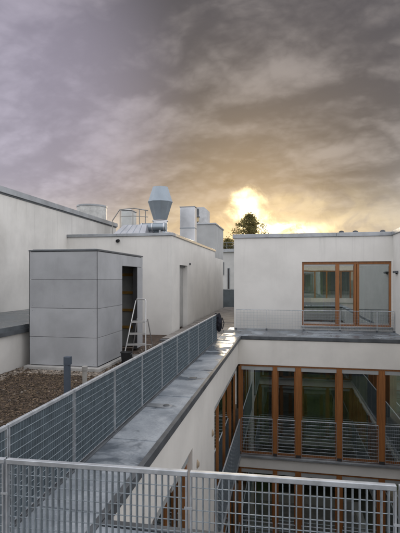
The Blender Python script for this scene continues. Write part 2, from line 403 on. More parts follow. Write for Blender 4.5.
# terrace beyond, up the passage
tf = empty('terrace_floor', (-2.7, 20, SLAB)); props(tf, kind='structure')
bx('terrace_bed', roof_m, tf, -3.6, XFEN - .025, 12.4, 27, -.3, SLAB - 0.030)
bx('terrace_bed', roof_m, tf, XFEN - .02, -1.75, YP + .21, 27, -.3, SLAB - 0.030)
y = 12.55; k = 0
while y < 26.4:
    w = 0.42
    x1 = XFEN - .03 if y + w < YP + .25 else -1.79
    bx('paver', paving, tf, -3.58, x1, y + .012, y + w - .012, SLAB - .03, SLAB + random.uniform(-.004, .004) + (.02 if y > 17 else 0), 0.006)
    y += w

# puddles: irregular shallow sheets of water
def puddle(cx, cy, rx, ry, seed, z=SLAB + .0045):
    rr = random.Random(seed); ph = [rr.uniform(0, 6.28) for _ in range(9)]
    pts = []
    for k in range(90):
        a = 2 * math.pi * k / 90
        f = 1 + sum(.22 / (j + 1) ** .8 * math.sin((j + 2) * a + ph[j]) for j in range(9))
        pts.append((cx + rx * f * math.cos(a), cy + ry * f * math.sin(a)))
    b = B().prism(pts, z - .012, z - .001)
    return b.build('puddle', water)
for args, lab in (((-1.95, 14.4, .42, .50, 8), 'bright puddle at the mouth of the passage'),):
    props(puddle(*args), lab, 'puddle')

# ------------------------------------------------------------------ courtyard building
cb = empty('courtyard_building', (0, YF, GZ), 'white courtyard block with storeys of oak framed windows below the roof slab', 'building')
T_ = 0.32
BANDS = ((H1, SLAB - .102), (H2, S1 - .05), (H3, S2 - .05), (GZ, S3 - .05))
PA, PB = onX(192.5, 460, XL).y, onX(214.4, 420, XL).y      # the pier between the two window groups of the left facade
for z0, z1 in BANDS:
    bx('wall_band', plaster_c, cb, XL - .001, XR + .001, YF, YF + T_, z0, z1)
    bx('wall_band', plaster_c, cb, XR, XR + T_, YN, YF - .001, z0, z1)
    bx('wall_band', plaster_c, cb, XL - .001, XR + .001, YN - T_, YN, z0, z1)
lw = B()
for z0, z1 in BANDS: lw.box(XL - T_, XL, YN - .001, YF - .001, z0, z1)
for z0, z1 in ((S1 - .05, H1), (S2 - .05, H2), (S3 - .05, H3)): lw.box(XL - T_, XL, PA, PB, z0, z1)
lw.build('wall', plaster_c, cb)
# floors and inner walls
for z in (SLAB - .42, H2 - .02, H3 - .02):
    f = B(); zt = z + .30
    if z < 0: pass
    f.box(-6.5, XL - T_ - .01, -2.4, 19, z, zt); f.box(XR + T_ + .01, 9, -2.4, 19, z, zt)
    f.box(XL - T_, XR + T_, YF + T_ + .01, 19, z, zt); f.box(XL - T_, XR + T_, -2.4, YN - T_ - .01, z, zt)
    f.build('floor_plate', in_floor, cb)
iw = B(); iw.box(XL - .6, XR + .6, 18.4, 18.6, GZ, SLAB - .45); iw.box(-6.4, -6.2, -2, 18.3, GZ, SLAB - .45)
iw.box(8.4, 8.6, -2, 18.3, GZ, SLAB - .45); iw.box(-6, 8.4, -2.2, -2.0, GZ, SLAB - .45)
iw.build('inner_wall', dark_in, cb)
lid = B(); lid.box(XR + .32, 9, -2.4, 19, -.25, -.05); lid.box(-1.3, XR + .3, -2.4, 1.89, -.2, SLAB - .02)
lid.box(-5.4, XFEN - .03, -2.4, -3.0, -.2, -.1)
lid.build('roof_deck', roof_m, cb)

# one grating panel: thin deep vertical flats and round cross rods, in a frame (local x along the fence, z up)
def grating(parent, name, e0, e1, zb, zt, pitch=0.0385, rods=0.073, depth=0.026, thick=0.0032, split=False, frame=True, m=galv, rod_r=0.0028, rail=(0.030, 0.032), off=None, rod_m=None):
    e0, e1 = Vector(e0), Vector(e1); L = (e1 - e0).length; t = (e1 - e0) / L; n = Vector((-t.y, t.x, 0))
    M = Matrix((( t.x, n.x, 0, e0.x), (t.y, n.y, 0, e0.y), (0, 0, 1, 0), (0, 0, 0, 1)))
    def put(b, nm, mm, par, kind=None):
        bmesh.ops.transform(b.bm, matrix=M, verts=b.bm.verts[:])
        o = b.build(nm, mm, par)
        if kind: o['kind'] = kind
        return o
    fr = B()
    if frame:
        fr.box(0, L, -rail[0] / 2, rail[0] / 2, zt - rail[1], zt, .003)
        fr.box(0.001, .010, -depth / 2 - .003, depth / 2 + .003, zb, zt - rail[1] - .0005); fr.box(L - .010, L - .001, -depth / 2 - .003, depth / 2 + .003, zb, zt - rail[1] - .0005)
        fr.box(.0105, L - .0105, -.012, .012, zb, zb + .006)
    fo = put(fr, 'panel_frame' if name is None else name, galv_rail if frame else m, parent)
    ro = (-depth / 2 - .001) if off is None else off
    nb = max(1, round(L / pitch)); p = L / nb
    xs_ = [p * k for k in range(1, nb)]
    nr = max(1, round((zt - rail[1] - zb) / rods)); q = (zt - rail[1] - zb) / nr
    zs = [zb + q * k for k in range(1, nr)]
    if split:
        first = None
        for x in xs_:
            b = B(); b.box(x - thick / 2, x + thick / 2, -depth / 2, depth / 2, zb + .0065, zt - rail[1] - .001)
            put(b, 'vertical_bar', m, fo)
        for z in zs:
            b = B(); b.tube([(.011, ro, z), (L - .011, ro, z)], rod_r, 6)
            put(b, 'cross_rod', m, fo)
    else:
        b = B()
        for x in xs_: b.box(x - thick / 2, x + thick / 2, -depth / 2, depth / 2, zb + .0065, zt - rail[1] - .001)
        put(b, 'vertical_bars', m, fo, 'stuff')
        b = B()
        for z in zs: b.tube([(.011, ro, z), (L - .011, ro, z)], rod_r, 5)
        put(b, 'cross_rods', rod_m or galv_rod, fo, 'stuff')
    return fo

# windows of the courtyard
def win_row(xs_, widths, head, sill, place, parent, shallow=False):
    """xs_: mullion centres along the wall; place(b, s0, s1, n0, n1, z0, z1) adds a box, n measured outwards"""
    w = B(); place(w, xs_[0], xs_[-1], -.20, -.03, head - .055, head - .001); win = w.build('window', wood, parent)
    for x, wd in zip(xs_, widths):
        b = B(); place(b, x - wd / 2, x + wd / 2, -.22, -.085 if shallow else -.012, sill + .004, head - .0555); b.build('mullion', wood, win)
        b = B(); place(b, x - wd / 2 + .01, x + wd / 2 - .01, -.08 if shallow else -.009, -.07 if shallow else -.001, sill + .006, sill + .09); b.build('post_shoe', joint_m, win)
    for i, (a, c) in enumerate(zip(xs_, xs_[1:])):
        l, r = a + widths[i] / 2, c - widths[i + 1] / 2
        b = B(); place(b, l + .002, r - .002, -.125, -.115, sill + .08, head - .0565); b.build('pane', glass, win)
        b = B(); place(b, l + .002, r - .002, -.155, -.085, sill + .006, sill + .079); b.build('bottom_rail', wood, win)
        b = B(); place(b, l + .001, r - .001, -.112, -.045, head - .17, head - .058); b.build('blind_box', blind, win)
        if not shallow:
          b = B(); place(b, l, l + .035, -.15, -.09, sill + .08, head - .171); place(b, r - .035, r, -.15, -.09, sill + .08, head - .171); b.build('stile', wood, win)
    b = B(); place(b, xs_[0], xs_[-1], -.23, .10, sill - .045, sill + .003); b.build('sill', zinc, parent)
    return win
def pl_far(b, s0, s1, n0, n1, z0, z1): b.box(s0, s1, YF - n0, YF - n1, z0, z1)
def pl_left(b, s0, s1, n0, n1, z0, z1): b.box(XL + n0, XL + n1, s0, s1, z0, z1)
def pl_right(b, s0, s1, n0, n1, z0, z1): b.box(XR - n0, XR - n1, s0, s1, z0, z1)
def pl_near(b, s0, s1, n0, n1, z0, z1): b.box(s0, s1, YN + n0, YN + n1, z0, z1)
mx_ = [XL + .05] + [onY(u, 400, YF).x for u in (275, 298.2, 339.3, 381.8)] + [XR - .03]
wd_ = [.09, .13, .17, .15, .17, .07]
left_a = [PB + .05] + [PB + (YF - .1 - PB) * f for f in (.25, .5, .78)] + [YF - .06]
left_b = [YN + .1, 3.9, 4.75, 5.5, PA - .05]
right_s = [YN + .1, 4.6, 5.6, 7.4, 8.4, 10.2, 11.2, YF - .06]
near_s = [XL + .06, -.2, .9, 2.2, XR - .06]
for r, (h, s) in enumerate(((H1, S1), (H2, S2), (H3, S3))):
    win_row(mx_, wd_, h, s, pl_far, cb)
    win_row(left_a, [.09] * len(left_a), h, s, pl_left, cb, True)
    win_row(left_b, [.09] * len(left_b), h, s, pl_left, cb, True)
    if r < 2:
        win_row(right_s, [.12] * len(right_s), h, s, pl_right, cb)
        win_row(near_s, [.14] * len(near_s), h, s, pl_near, cb)
# railings before the windows
for r, s in enumerate((S1, S2)):
    zt = s + 1.12
    for i, (a, c) in enumerate(zip(mx_, mx_[1:])):
        grating(cb, 'railing', (a + wd_[i] / 2 + .005, YF + .03, 0), (c - wd_[i + 1] / 2 - .005, YF + .03, 0), s + .03, zt, rods=.10, pitch=.05, rod_r=.0045, thick=.002, rail=(.03, .025))
    for a, c in ((PB, PB + 2.2), (PB + 2.2, YF - .14)):
        grating(cb, 'railing', (XL + .06, a, 0), (XL + .06, c, 0), s + .03, zt, rods=.10, rail=(.03, .025))
    grating(cb, 'railing', (XL + .06, YN + .1, 0), (XL + .06, PA, 0), s + .03, zt, rods=.10, rail=(.03, .025))
    for a, c in zip(right_s, right_s[1:]):
        grating(cb, 'railing', (XR - .05, a, 0), (XR - .05, c, 0), s + .03, zt, rods=.10, pitch=.06, rail=(.03, .03))
    grating(cb, 'railing', (XL + .1, YN + .05, 0), (XR - .1, YN + .05, 0), s + .03, zt, rods=.10, pitch=.06, rail=(.03, .03))
# tan oval fittings on the pier
for u, v, lab in ((197, 464, 'small tan oval wall lamp on the white pier, nearer the camera'), (212, 433, 'small tan oval wall lamp on the white pier, beside the oak windows')):
    p = onX(u, v, XL); e = empty('wall_lamp', (XL, p.y, p.z), lab, 'lamp', 'oval lamps on the pier')
    b = B(); b.lathe([(0, 0), (.03, 0), (.034, .008), (.03, .014), (0, .016)], 16)
    bmesh.ops.transform(b.bm, matrix=Matrix.Translation((XL + .001, p.y, p.z)) @ Matrix.Rotation(R(90), 4, 'Y') @ Matrix.Diagonal((2.2, 1.1, 1, 1)), verts=b.bm.verts[:])
    b.build('back_plate', tan_m, e, True)
    b = B(); b.lathe([(0, .014), (.026, .014), (.024, .03), (.014, .04), (0, .042)], 16)
    bmesh.ops.transform(b.bm, matrix=Matrix.Translation((XL + .001, p.y, p.z)) @ Matrix.Rotation(R(90), 4, 'Y') @ Matrix.Diagonal((2.1, 1.05, 1, 1)), verts=b.bm.verts[:])
    b.build('lamp_cover', tan_m, e, True)

# curtains (pleated sheets)
def curtain(x0, x1, y, z0, z1, m, label, group='curtains behind the glass'):
    b = B(); n = max(8, int((x1 - x0) / .035)); top, bot = [], []
    back_t, back_b = [], []
    for k in range(n + 1):
        x = x0 + (x1 - x0) * k / n; yy = y + .03 * math.sin(k * 1.25) + .012 * math.sin(k * .47)
        top.append(b.bm.verts.new((x, yy, z1))); bot.append(b.bm.verts.new((x, yy + .01 * math.sin(k), z0)))
        back_t.append(b.bm.verts.new((x, yy + .006, z1))); back_b.append(b.bm.verts.new((x, yy + .006 + .01 * math.sin(k), z0)))
    for k in range(n):
        b.bm.faces.new((bot[k], bot[k + 1], top[k + 1], top[k])); b.bm.faces.new((back_b[k + 1], back_b[k], back_t[k], back_t[k + 1]))
    return props(b.build('curtain', m, None, True, 80), label, 'curtain', group)
yc = YF + .27
curtain(mx_[0] + .12, mx_[1] - .2, yc, S1 + .25, H1 - .28, curtain_g, 'green curtain behind the leftmost pane of the upper courtyard window')
curtain(mx_[2] + .12, mx_[3] - .08, yc, S1 + .25, H1 - .28, curtain_g, 'green curtain behind the wide middle pane of the upper courtyard window')
curtain(mx_[3] + .12, mx_[3] + .82, yc, S1 + .25, H1 - .28, curtain_y, 'olive curtain right of the middle mullion in the courtyard window')
curtain(mx_[0] + .3, mx_[1] + .1, yc, S2 + .25, H2 - .28, curtain_g, 'green curtain at the left of the lower courtyard window')

# ------------------------------------------------------------------ penthouse behind the slab
ph = empty('penthouse', (1, YP, SLAB), 'white flat roofed penthouse with a wide oak framed window', 'building')
PX0 = onY(234, 300, YP).x; PT = E + 1.40
wa, wb_ = onY(302, 300, YP).x, onY(391.5, 300, YP).x
wz0, wz1 = onY(345, 326.3, YP).z, onY(345, 261.5, YP).z
PX1 = 3.5
w = B()
w.box(PX0, wa, YP, YP + .34, SLAB - .1, PT); w.box(wb_, PX1 + .3, YP, YP + .34, SLAB - .1, PT)
w.box(wa, wb_, YP, YP + .34, wz1, PT); w.box(wa, wb_, YP, YP + .34, SLAB - .1, wz0)
w.box(PX0, PX0 + .34, YP + .341, 27, SLAB - .1, PT)
w.box(PX1, PX1 + .34, 9.0, YP - .001, SLAB - .1, PT + .02)
w.build('wall', plaster, ph)
bx('roof', roof_m, ph, PX0 + .35, 9, YP + .35, 27, PT - .35, PT - .12)
bx('roof', roof_m, ph, PX1 + .35, 9, 9.0, YP + .34, PT - .35, PT - .12)
bx('inner_floor', in_floor, ph, PX0 + .35, 8, YP + .35, 22, SLAB - .1, wz0 - .02)
iw = B(); iw.box(PX0 + .36, 8, 21.0, 21.2, SLAB, PT - .36); iw.box(7.8, 8, YP + .36, 20.99, SLAB, PT - .36); iw.build('inner_wall', mat('inner_plaster', (.38, .38, .37), .9), ph)
segs = [PX0 - .05, -.1, 1.7, PX1 - .0]
for a, c in zip(segs, segs[1:]):
    bx('coping', zinc, ph, a + .002, c - .002, YP - .05, YP + .40, PT + .002, PT + .135, .008)
bx('coping', zinc, ph, PX0 - .05, PX0 + .38, YP + .405, 27, PT + .002, PT + .135, .008)
bx('coping', zinc, ph, PX1 - .05, PX1 + .38, 12.0, YP - .055, PT + .022, PT + .16, .008); bx('coping', zinc, ph, PX1 - .05, PX1 + .38, 8.95, 11.995, PT + .022, PT + .16, .008)
# window
fy0, fy1 = YP + .06, YP + .17
win = empty('window', (wa, YP, wz0)); win.parent = ph; win.matrix_parent_inverse = world_inv(ph); win['label'] = 'wide oak framed window of three panes'
f = B(); f.box(wa, wb_, fy0, fy1, wz1 - .09, wz1); f.box(wa, wb_, fy0, fy1, wz0, wz0 + .06)
f.box(wa, wa + .062, fy0, fy1, wz0 + .06, wz1 - .09); f.box(wb_ - .062, wb_, fy0, fy1, wz0 + .06, wz1 - .09); f.build('frame', wood, win)
posts = [(onY(335.6, 300, YP).x, onY(339.8, 300, YP).x), (onY(353.8, 300, YP).x, onY(359.3, 300, YP).x)]
for a, c in posts:
    bx('mullion', wood, win, a, c - .012 if c - a < .17 else (a + c) / 2 - .006, fy0 - .015, fy1, wz0 + .061, wz1 - .091)
    if c - a >= .17: bx('mullion', wood, win, (a + c) / 2 + .006, c, fy0 - .012, fy1, wz0 + .061, wz1 - .091)
edges = [wa + .062, posts[0][0], posts[0][1] - .012, posts[1][0], posts[1][1], wb_ - .062]
for a, c in zip(edges[::2], edges[1::2]):
    bx('pane', glass, win, a, c, fy0 + .05, fy0 + .06, wz0 + .11, wz1 - .15)
    bx('blind_box', blind, win, a, c, fy0 + .02, fy0 + .10, wz1 - .149, wz1 - .0905)
    bx('bottom_rail', alu, win, a, c, fy0 + .02, fy0 + .09, wz0 + .0605, wz0 + .109)
bx('sill', zinc, ph, wa - .03, wb_ + .03, YP - .07, YP + .055, wz0 - .05, wz0 - .004, .004)
curtain(wa + .12, wa + .75, YP + .6, wz0 + .4, wz1 - .2, curtain_g, 'green striped curtain at the left of the penthouse window')
curtain(edges[0] + .72, edges[1] - .1, YP + .62, wz0 + .5, wz1 - .2, curtain_y, 'olive curtain beside the left mullion of the penthouse window')
curtain(edges[2] + .08, edges[3] - .14, YP + .6, wz0 + .1, wz1 - .2, curtain_w, 'white curtain in the narrow middle pane of the penthouse window')
curtain(edges[4] - .02, edges[4] + .26, YP + .6, wz0 + .1, wz1 - .2, curtain_w, 'white curtain at the left of the right penthouse pane')
# wall lamp on the return wall
p = onX(397, 272, PX1)
e = empty('wall_lamp', (PX1, p.y, p.z), 'flat dark wall lamp on the white wall right of the penthouse window', 'lamp')
bx('lamp_housing', zinc_d, e, PX1 - .10, PX1 - .001, p.y - .16, p.y + .16, p.z - .035, p.z + .035, .008)
bx('mount', black, e, PX1 - .04, PX1 - .002, p.y - .05, p.y + .05, p.z - .065, p.z - .0355)
# little roof vents above the coping
for u, lab in ((339, 'small roof vent on the penthouse roof, leftmost of the three'), (352, 'small roof vent on the penthouse roof, middle of the three'), (377, 'small roof vent on the penthouse roof, rightmost of the three')):
    p = atd(u, 240, 16.3); e = empty('roof_vent', (p.x, YP + .8, PT - .12), lab, 'vent', 'vents on the penthouse roof')
    B().lathe([(.05, 0), (.05, .34)], 12, (p.x, YP + .8, PT - .12)).build('pipe', zinc_d, e, True)
    B().lathe([(.085, .30), (.09, .37), (.03, .40), (0.001, .40)], 12, (p.x, YP + .8, PT - .12)).build('cap', zinc_d, e, True)

# the block on the camera's side of the courtyard (mirrored in the panes)
vb = empty('near_penthouse', (2, -5, SLAB), 'white penthouse behind the camera, mirrored in the penthouse window', 'building')
w = B(); w.box(-2.5, 9, -5.4, -5.0, -.1, .25); w.box(-2.5, 9, -5.4, -5.0, 2.45, PT)
for a, c in ((-2.5, -2.0), (6.5, 9)): w.box(a, c, -5.4, -5.0, .25, 2.45)
w.build('wall', plaster, vb)
wn = bx('window', wood, vb, -2.0, 6.5, -5.2, -5.08, 2.36, 2.45)
mm = [-2.0, -1.1, -.5, .5, 1.2, 2.3, 3.2, 4.3, 5.0, 6.4]
for a in mm: bx('mullion', wood, wn, a, a + .1, -5.2, -5.08, .25, 2.359)
for a, c in zip(mm, mm[1:]): bx('pane', glass, wn, a + .1, c, -5.15, -5.14, .25, 2.359)
bx('coping', zinc, vb, -2.55, 9, -5.45, -4.95, PT + .002, PT + .13)
bx('back_wall', dark_in, vb, -2.5, 9, -9, -8.8, -.1, PT)

# ------------------------------------------------------------------ plant room in the middle
PZ = E + 1.38
pr = empty('plant_room', (XC - 1.8, YC0, 0), 'white rendered plant room on the roof carrying metal ventilation units', 'building')
d0, d1 = onX(179.6, 300, XC).y, onX(187.4, 300, XC).y; dzt = onX(181, 265, XC).z
w = B()
w.box(XW, XC, YC0, YC0 + .3, -.02, PZ)
w.box(XC - .3, XC, YC0 + .301, d0, -.02, PZ); w.box(XC - .3, XC, d1, YC1, -.02, PZ); w.box(XC - .3, XC, d0, d1, dzt, PZ)
w.box(XW, XC - .301, YC1 - .3, YC1, -.02, PZ)
w.build('wall', plaster, pr)
bx('roof', roof_m, pr, XW, XC - .301, YC0 + .301, YC1 - .301, PZ - .25, PZ - .12)
for a, c in ((XW + .0, -5.5), (-5.5, XC + .05)):
    bx('coping', zinc, pr, a + .002, c - .002, YC0 - .05, YC0 + .36, PZ + .002, PZ + .10, .008)
BL0 = onX(215, 300, XC).y
ends = [YC0 + .365, 16.2, 18.5, 20.7, BL0 - .003]
for a, c in zip(ends, ends[1:]):
    bx('coping', mat('coping_bright', (.66, .65, .62), .16, .9, var=.05), pr, XC - .36, XC + .05, a + .002, c - .002, PZ + .002, PZ + .10, .008)
# door set in a reveal
dr = bx('door', mat('door_grey', (.42, .42, .41), .6, .1, var=.06), pr, XC - .22, XC - .17, d0 + .002, d1 - .002, .05, dzt - .003)
bx('handle', alu, dr, XC - .169, XC - .13, d0 + .12, d0 + .24, 1.05, 1.08, .004)
bx('door_frame', zinc_d, pr, XC - .165, XC - .10, d0 + .003, d0 + .06, .05, dzt - .07)
bx('door_frame', zinc_d, pr, XC - .165, XC - .10, d0 + .003, d1 - .003, dzt - .066, dzt - .004)
p = onX(189.5, 264, XC)
bx('door_lamp', zinc_d, pr, XC, XC + .05, p.y - .05, p.y + .05, p.z - .04, p.z + .04, .008)
p = onY(118.3, 240.5, YC0)
b = B().tube([(p.x, YC0 - .10, p.z - .03), (p.x, YC0 + .02, p.z)], .055, 14); b.build('overflow_spout', black, pr, True)
# raised shaft at its far end
SH = E + 2.88
sx0 = onY(195.5, 225, BL0).x
sh = B(); sh.box(sx0, XC + .004, BL0, YC1 + .02, PZ - .3, SH - .05); sh.build('shaft', mat('shaft_grey', (.40, .41, .41), .85, var=.07, scale=1), pr)
bx('shaft_coping', zinc, pr, sx0 - .05, XC + .05, BL0 - .05, YC1 + .07, SH - .048, SH + .03, .006)

# ------------------------------------------------------------------ ventilation gear on the plant room roof
RZ = PZ - .12
# double cone exhaust cowl
d = 16.6; c = atd(160.3, 221, d); k = d / FPX
zz = lambda v: E + (VH - v) * k
e = empty('exhaust_cowl', (c.x, c.y, RZ), 'large galvanised double cone exhaust cowl on the plant room roof', 'exhaust cowl')
r = 12.6 * k
B().lathe([(7.0 * k, zz(220)), (r, zz(202.4))], 10, (c.x, c.y, 0)).build('lower_cone', duct_m, e, True, 20)
B().lathe([(r, zz(202.3)), (8.0 * k, zz(188.2)), (8.0 * k, zz(187.4)), (7.5 * k, zz(187.4)), (7.5 * k, zz(189))], 10, (c.x, c.y, 0)).build('upper_cone', duct_m, e, True, 20)
B().lathe([(r + .002, zz(202.7)), (r + .010, zz(202.5)), (r + .010, zz(202.2)), (r + .002, zz(202.0))], 10, (c.x, c.y, 0)).build('rim', duct_m, e)
B().lathe([(7.1 * k, zz(224)), (7.1 * k, zz(221.6)), (8.0 * k, zz(221.4)), (8.0 * k, zz(220.6)), (7.2 * k, zz(220.5))], 32, (c.x, c.y, 0)).build('collar', duct_l, e, True)
B().lathe([(7.0 * k, RZ), (7.0 * k, zz(223.9))], 32, (c.x, c.y, 0)).build('neck', duct_m, e, True)
# round duct across the roof under the cowl
e = empty('round_duct', (c.x, c.y - .3, RZ), 'horizontal galvanised round duct lying at the foot of the cowl', 'duct')
zc = zz(229.0); yd = c.y - .62
B().tube([(c.x - .55, yd, zc), (c.x + .40, yd, zc)], .15, 24).build('pipe', duct_m, e, True)
for dx in (-.50, -.10, .34): B().tube([(c.x + dx - .02, yd, zc), (c.x + dx + .02, yd, zc)], .165, 24).build('flange', duct_l, e, True)
for dx in (-.3, .2): bx('support', zinc, e, c.x + dx - .03, c.x + dx + .03, yd - .15, yd + .15, RZ, zc - .13)
e = empty('insulated_duct', (XC - .5, 17, RZ), 'crumpled silver insulated duct lying along the roof edge right of the cowl', 'duct')
rr = random.Random(3); pth = [(XC - .42 + rr.uniform(-.04, .04), 14.9 + i * .16, PZ + .12 + rr.uniform(-.03, .03)) for i in range(24)]
B().tube(pth, [.12 + rr.uniform(-.018, .018) for _ in pth], 12).build('sleeve', mat('silver_foil', (.66, .66, .66), .22, .9, var=.06, scale=6, bump=.6, bscale=14), e, True)
for y in (15.4, 16.6, 17.8): bx('saddle', zinc_d, e, XC - .55, XC - .31, y - .03, y + .03, RZ, PZ + .02)
# sloped skylight left of the cowl
e = empty('skylight', (c.x - 1.1, 15.1, RZ), 'low sloping metal skylight hood between the handrail and the cowl', 'skylight')
b = B(); x0, x1 = onY(112, 230, 15.2).x, onY(150, 230, 15.2).x; zt = onY(130, 226.2, 15.6).z
v = [b.bm.verts.new(q) for q in ((x0, 14.5, RZ), (x1, 14.5, RZ), (x1, 16.3, RZ), (x0, 16.3, RZ), (x0 + .45, 15.2, zt), (x1 - .12, 15.2, zt), (x1 - .12, 15.9, zt), (x0 + .45, 15.9, zt))]
for q in ((3, 2, 1, 0), (4, 5, 6, 7), (0, 1, 5, 4), (1, 2, 6, 5), (2, 3, 7, 6), (3, 0, 4, 7)): b.bm.faces.new([v[i] for i in q])
b.build('hood', mat('hood_sheet', (.42, .43, .46), .5, .4, var=.1, scale=2), e)
bx('ridge', duct_m, e, x0 + .5, x1 - .2, 15.45, 15.6, zt + .002, zt + .03)
for i in range(4):
    t = (i + 1) / 5; xa = x0 + (x1 - x0) * t; xb = x0 + .45 + (x1 - .12 - x0 - .45) * t
    B().tube([(xa, 14.5, RZ + .01), (xb, 15.2, zt + .004)], .009, 6).build('rib', duct_m, e)
# roof hatch with guard rail
d = 17.6; k = d / FPX
e = empty('hatch_guard_rail', tuple(atd(128, 228, d))[:2] + (RZ,), 'thin metal guard rail with sloping end round the roof hatch', 'guard rail')
yb = atd(128, 215, d).y
def up(u, v, yy=yb): return onY(u, v, yy)
steel = mat('rail_steel', (.34, .33, .31), .5, .5, var=.1)
B().tube([up(112.5, 220.5), up(119.8, 209.6), up(134, 208.2), up(148, 210.6)], .022, 8).build('top_rail', steel, e, True)
B().tube([up(121, 216.5), up(134, 216), up(148, 217)], .014, 8).build('middle_rail', steel, e, True)
for u in (120.2, 133, 139.5, 145.4):
    p = up(u, 209.4); B().tube([(p.x, yb, RZ), (p.x, yb, p.z - .01)], .02, 8).build('post', steel, e, True)
p = up(112.5, 220.5); B().tube([(p.x, yb, RZ), (p.x, yb, p.z)], .02, 8).build('post', steel, e, True)
e = empty('water_tank', (up(126, 228).x, yb + .7, RZ), 'milky grey box behind the hatch guard rail', 'tank')
a, c2 = up(121, 220, yb + .5).x, up(131, 220, yb + .5).x
bx('body', poly, e, a, c2, yb + .5, yb + 1.2, RZ, up(125, 210.6, yb + .5).z, .03)
bx('lid', duct_l, e, a - .02, c2 + .02, yb + .48, yb + 1.22, up(125, 210.5, yb + .5).z, up(125, 209.6, yb + .5).z, .01)
# tall sheet metal air duct, with cap
d = 18.6; yb2 = atd(187, 225, d).y
e = empty('upright_duct', (onY(187, 225, yb2).x, yb2, RZ), 'tall shiny rectangular sheet metal duct right of the cowl', 'duct')
a, c2 = onY(180, 220, yb2).x, onY(194.6, 220, yb2).x; zt = onY(187, 207.0, yb2).z
bx('casing', duct_l, e, a, c2, yb2, yb2 + .45, RZ, zt, .01)
bx('cap', zinc, e, a - .03, c2 + .03, yb2 - .03, yb2 + .48, zt + .001, onY(187, 206.4, yb2).z, .006)
for v in (228,): z = onY(187, v, yb2).z; bx('flange', duct_m, e, a - .015, c2 + .015, yb2 - .015, yb2 + .465, z - .015, z + .015)
# small hooded unit on the shaft, with lantern
y3 = BL0 + .8
e = empty('vent_hood', (onY(202, 222, y3).x, y3, SH + .03), 'pale square vent hood with slanted top on the grey shaft', 'vent')
a, c2 = onY(196.4, 215, y3).x, onY(207.6, 215, y3).x; zl, zr = onY(200, 207.2, y3).z, onY(200, 210.4, y3).z
b = B(); pts = [(a, SH + .03), (c2, SH + .03), (c2, zr), (c2 - .2, zl), (a, zl)]
lo = [b.bm.verts.new((x, y3, z)) for x, z in pts]; hi = [b.bm.verts.new((x, y3 + .7, z)) for x, z in pts]
b.bm.faces.new(lo); b.bm.faces.new(hi[::-1])
for i in range(5): b.bm.faces.new((lo[i], lo[(i + 1) % 5], hi[(i + 1) % 5], hi[i]))
b.build('hood', mat('pale_sheet', (.5, .51, .52), .45, .4, var=.1), e)
bx('louvre', zinc_d, e, a + .02, a + .14, y3 - .02, y3 - .001, SH + .25, zl - .08)
y4 = BL0 + .3; p = onY(197.4, 219.5, y4)
e = empty('roof_lantern', (p.x, y4, SH + .03), 'small dark bulkhead lantern standing on the shaft beside the vent hood', 'lamp')
B().tube([(p.x, y4, SH + .03), (p.x, y4, SH + .15)], .03, 8).build('stem', zinc_d, e)
bx('lens', lamp_glass, e, p.x - .08, p.x + .08, y4 - .08, y4 + .08, SH + .15, SH + .38, .01)
B().lathe([(.14, SH + .381), (.13, SH + .42), (.03, SH + .5), (.001, SH + .5)], 12, (p.x, y4, 0)).build('cap', zinc_d, e, True)

# ------------------------------------------------------------------ tall building at the left
LT = E + 2.40
yl1 = onX(116, 222, XW).y
lb = empty('neighbouring_block', (XW, 6, 0), 'tall weathered white wall with grey metal coping at the left edge', 'building')
w = B(); w.box(XW - .35, XW, -4, yl1, -10, LT - .16); w.box(XW - 6, XW - .351, yl1 - .35, yl1, -10, LT - .16); w.build('wall', plaster_l, lb)
bx('roof', roof_m, lb, XW - 6, XW - .351, -4, yl1 - .351, LT - .6, LT - .42)
ysm = onX(54, 203, XW).y
for a, c2 in ((-4, 4.2), (4.2, ysm), (ysm, 14.6), (14.6, yl1 + .06)):
    bx('coping', zinc, lb, XW - .42, XW + .06, a + .004, c2 - .004, LT - .158, LT, .008)
bx('coping_dark_strip', zinc_d, lb, XW - .36, XW + .02, -4, yl1 + .02, LT - .20, LT - .1595)  # solid dark strip running right below the coping
# low lean-to with metal roof in front of that wall
zlf, zlb = E - .97, E - .90
le = empty('low_annex', (-6.3, 6, 0), 'low white wall with dark sheet metal top running beside the grey cabin', 'wall')
bx('wall', plaster_l, le, XW + .01, -5.40, -3.5, 13.85, -.3, zlf - .09)
b = B(); ya, yb_ = -3.5, 13.88
for (a, c2) in ((ya, 4.0), (4.0, 7.2), (7.2, 10.5), (10.5, yb_)):
    bb = B(); v = [bb.bm.verts.new(q) for q in ((XW + .012, a + .004, zlf - .088), (-5.34, a + .004, zlf - .088), (-5.34, a + .004, zlf), (XW + .012, a + .004, zlb),
                                               (XW + .012, c2 - .004, zlf - .088), (-5.34, c2 - .004, zlf - .088), (-5.34, c2 - .004, zlf), (XW + .012, c2 - .004, zlb))]
    for q in ((0, 1, 2, 3), (7, 6, 5, 4), (1, 5, 6, 2), (2, 6, 7, 3), (0, 3, 7, 4), (0, 4, 5, 1)): bb.bm.faces.new([v[i] for i in q])
    bb.build('roof_sheet', mat('dark_sheet', (.16, .18, .195), .35, .5, var=.2, scale=2.5, rvar=.12), le)
bx('fascia', zinc_d, le, -5.42, -5.325, ya, yb_, zlf - .17, zlf - .0885, .004)
# round vent on that roof
d = 19.5; c = atd(92, 214, d); k = d / FPX
e = empty('round_vent', (c.x, c.y, LT - .42), 'wide pale cylindrical vent behind the coping of the left block', 'vent')
B().lathe([(14.4 * k, LT - .42), (14.4 * k, E + (VH - 207.8) * k)], 40, (c.x, c.y, 0)).build('drum', mat('vent_pale', (.52, .52, .5), .6, .2, var=.12, scale=5, streak=.4), e, True)
B().lathe([(14.9 * k, E + (VH - 207.7) * k), (15.0 * k, E + (VH - 206.2) * k), (.01, E + (VH - 205.8) * k)], 40, (c.x, c.y, 0)).build('lid', zinc, e, True)

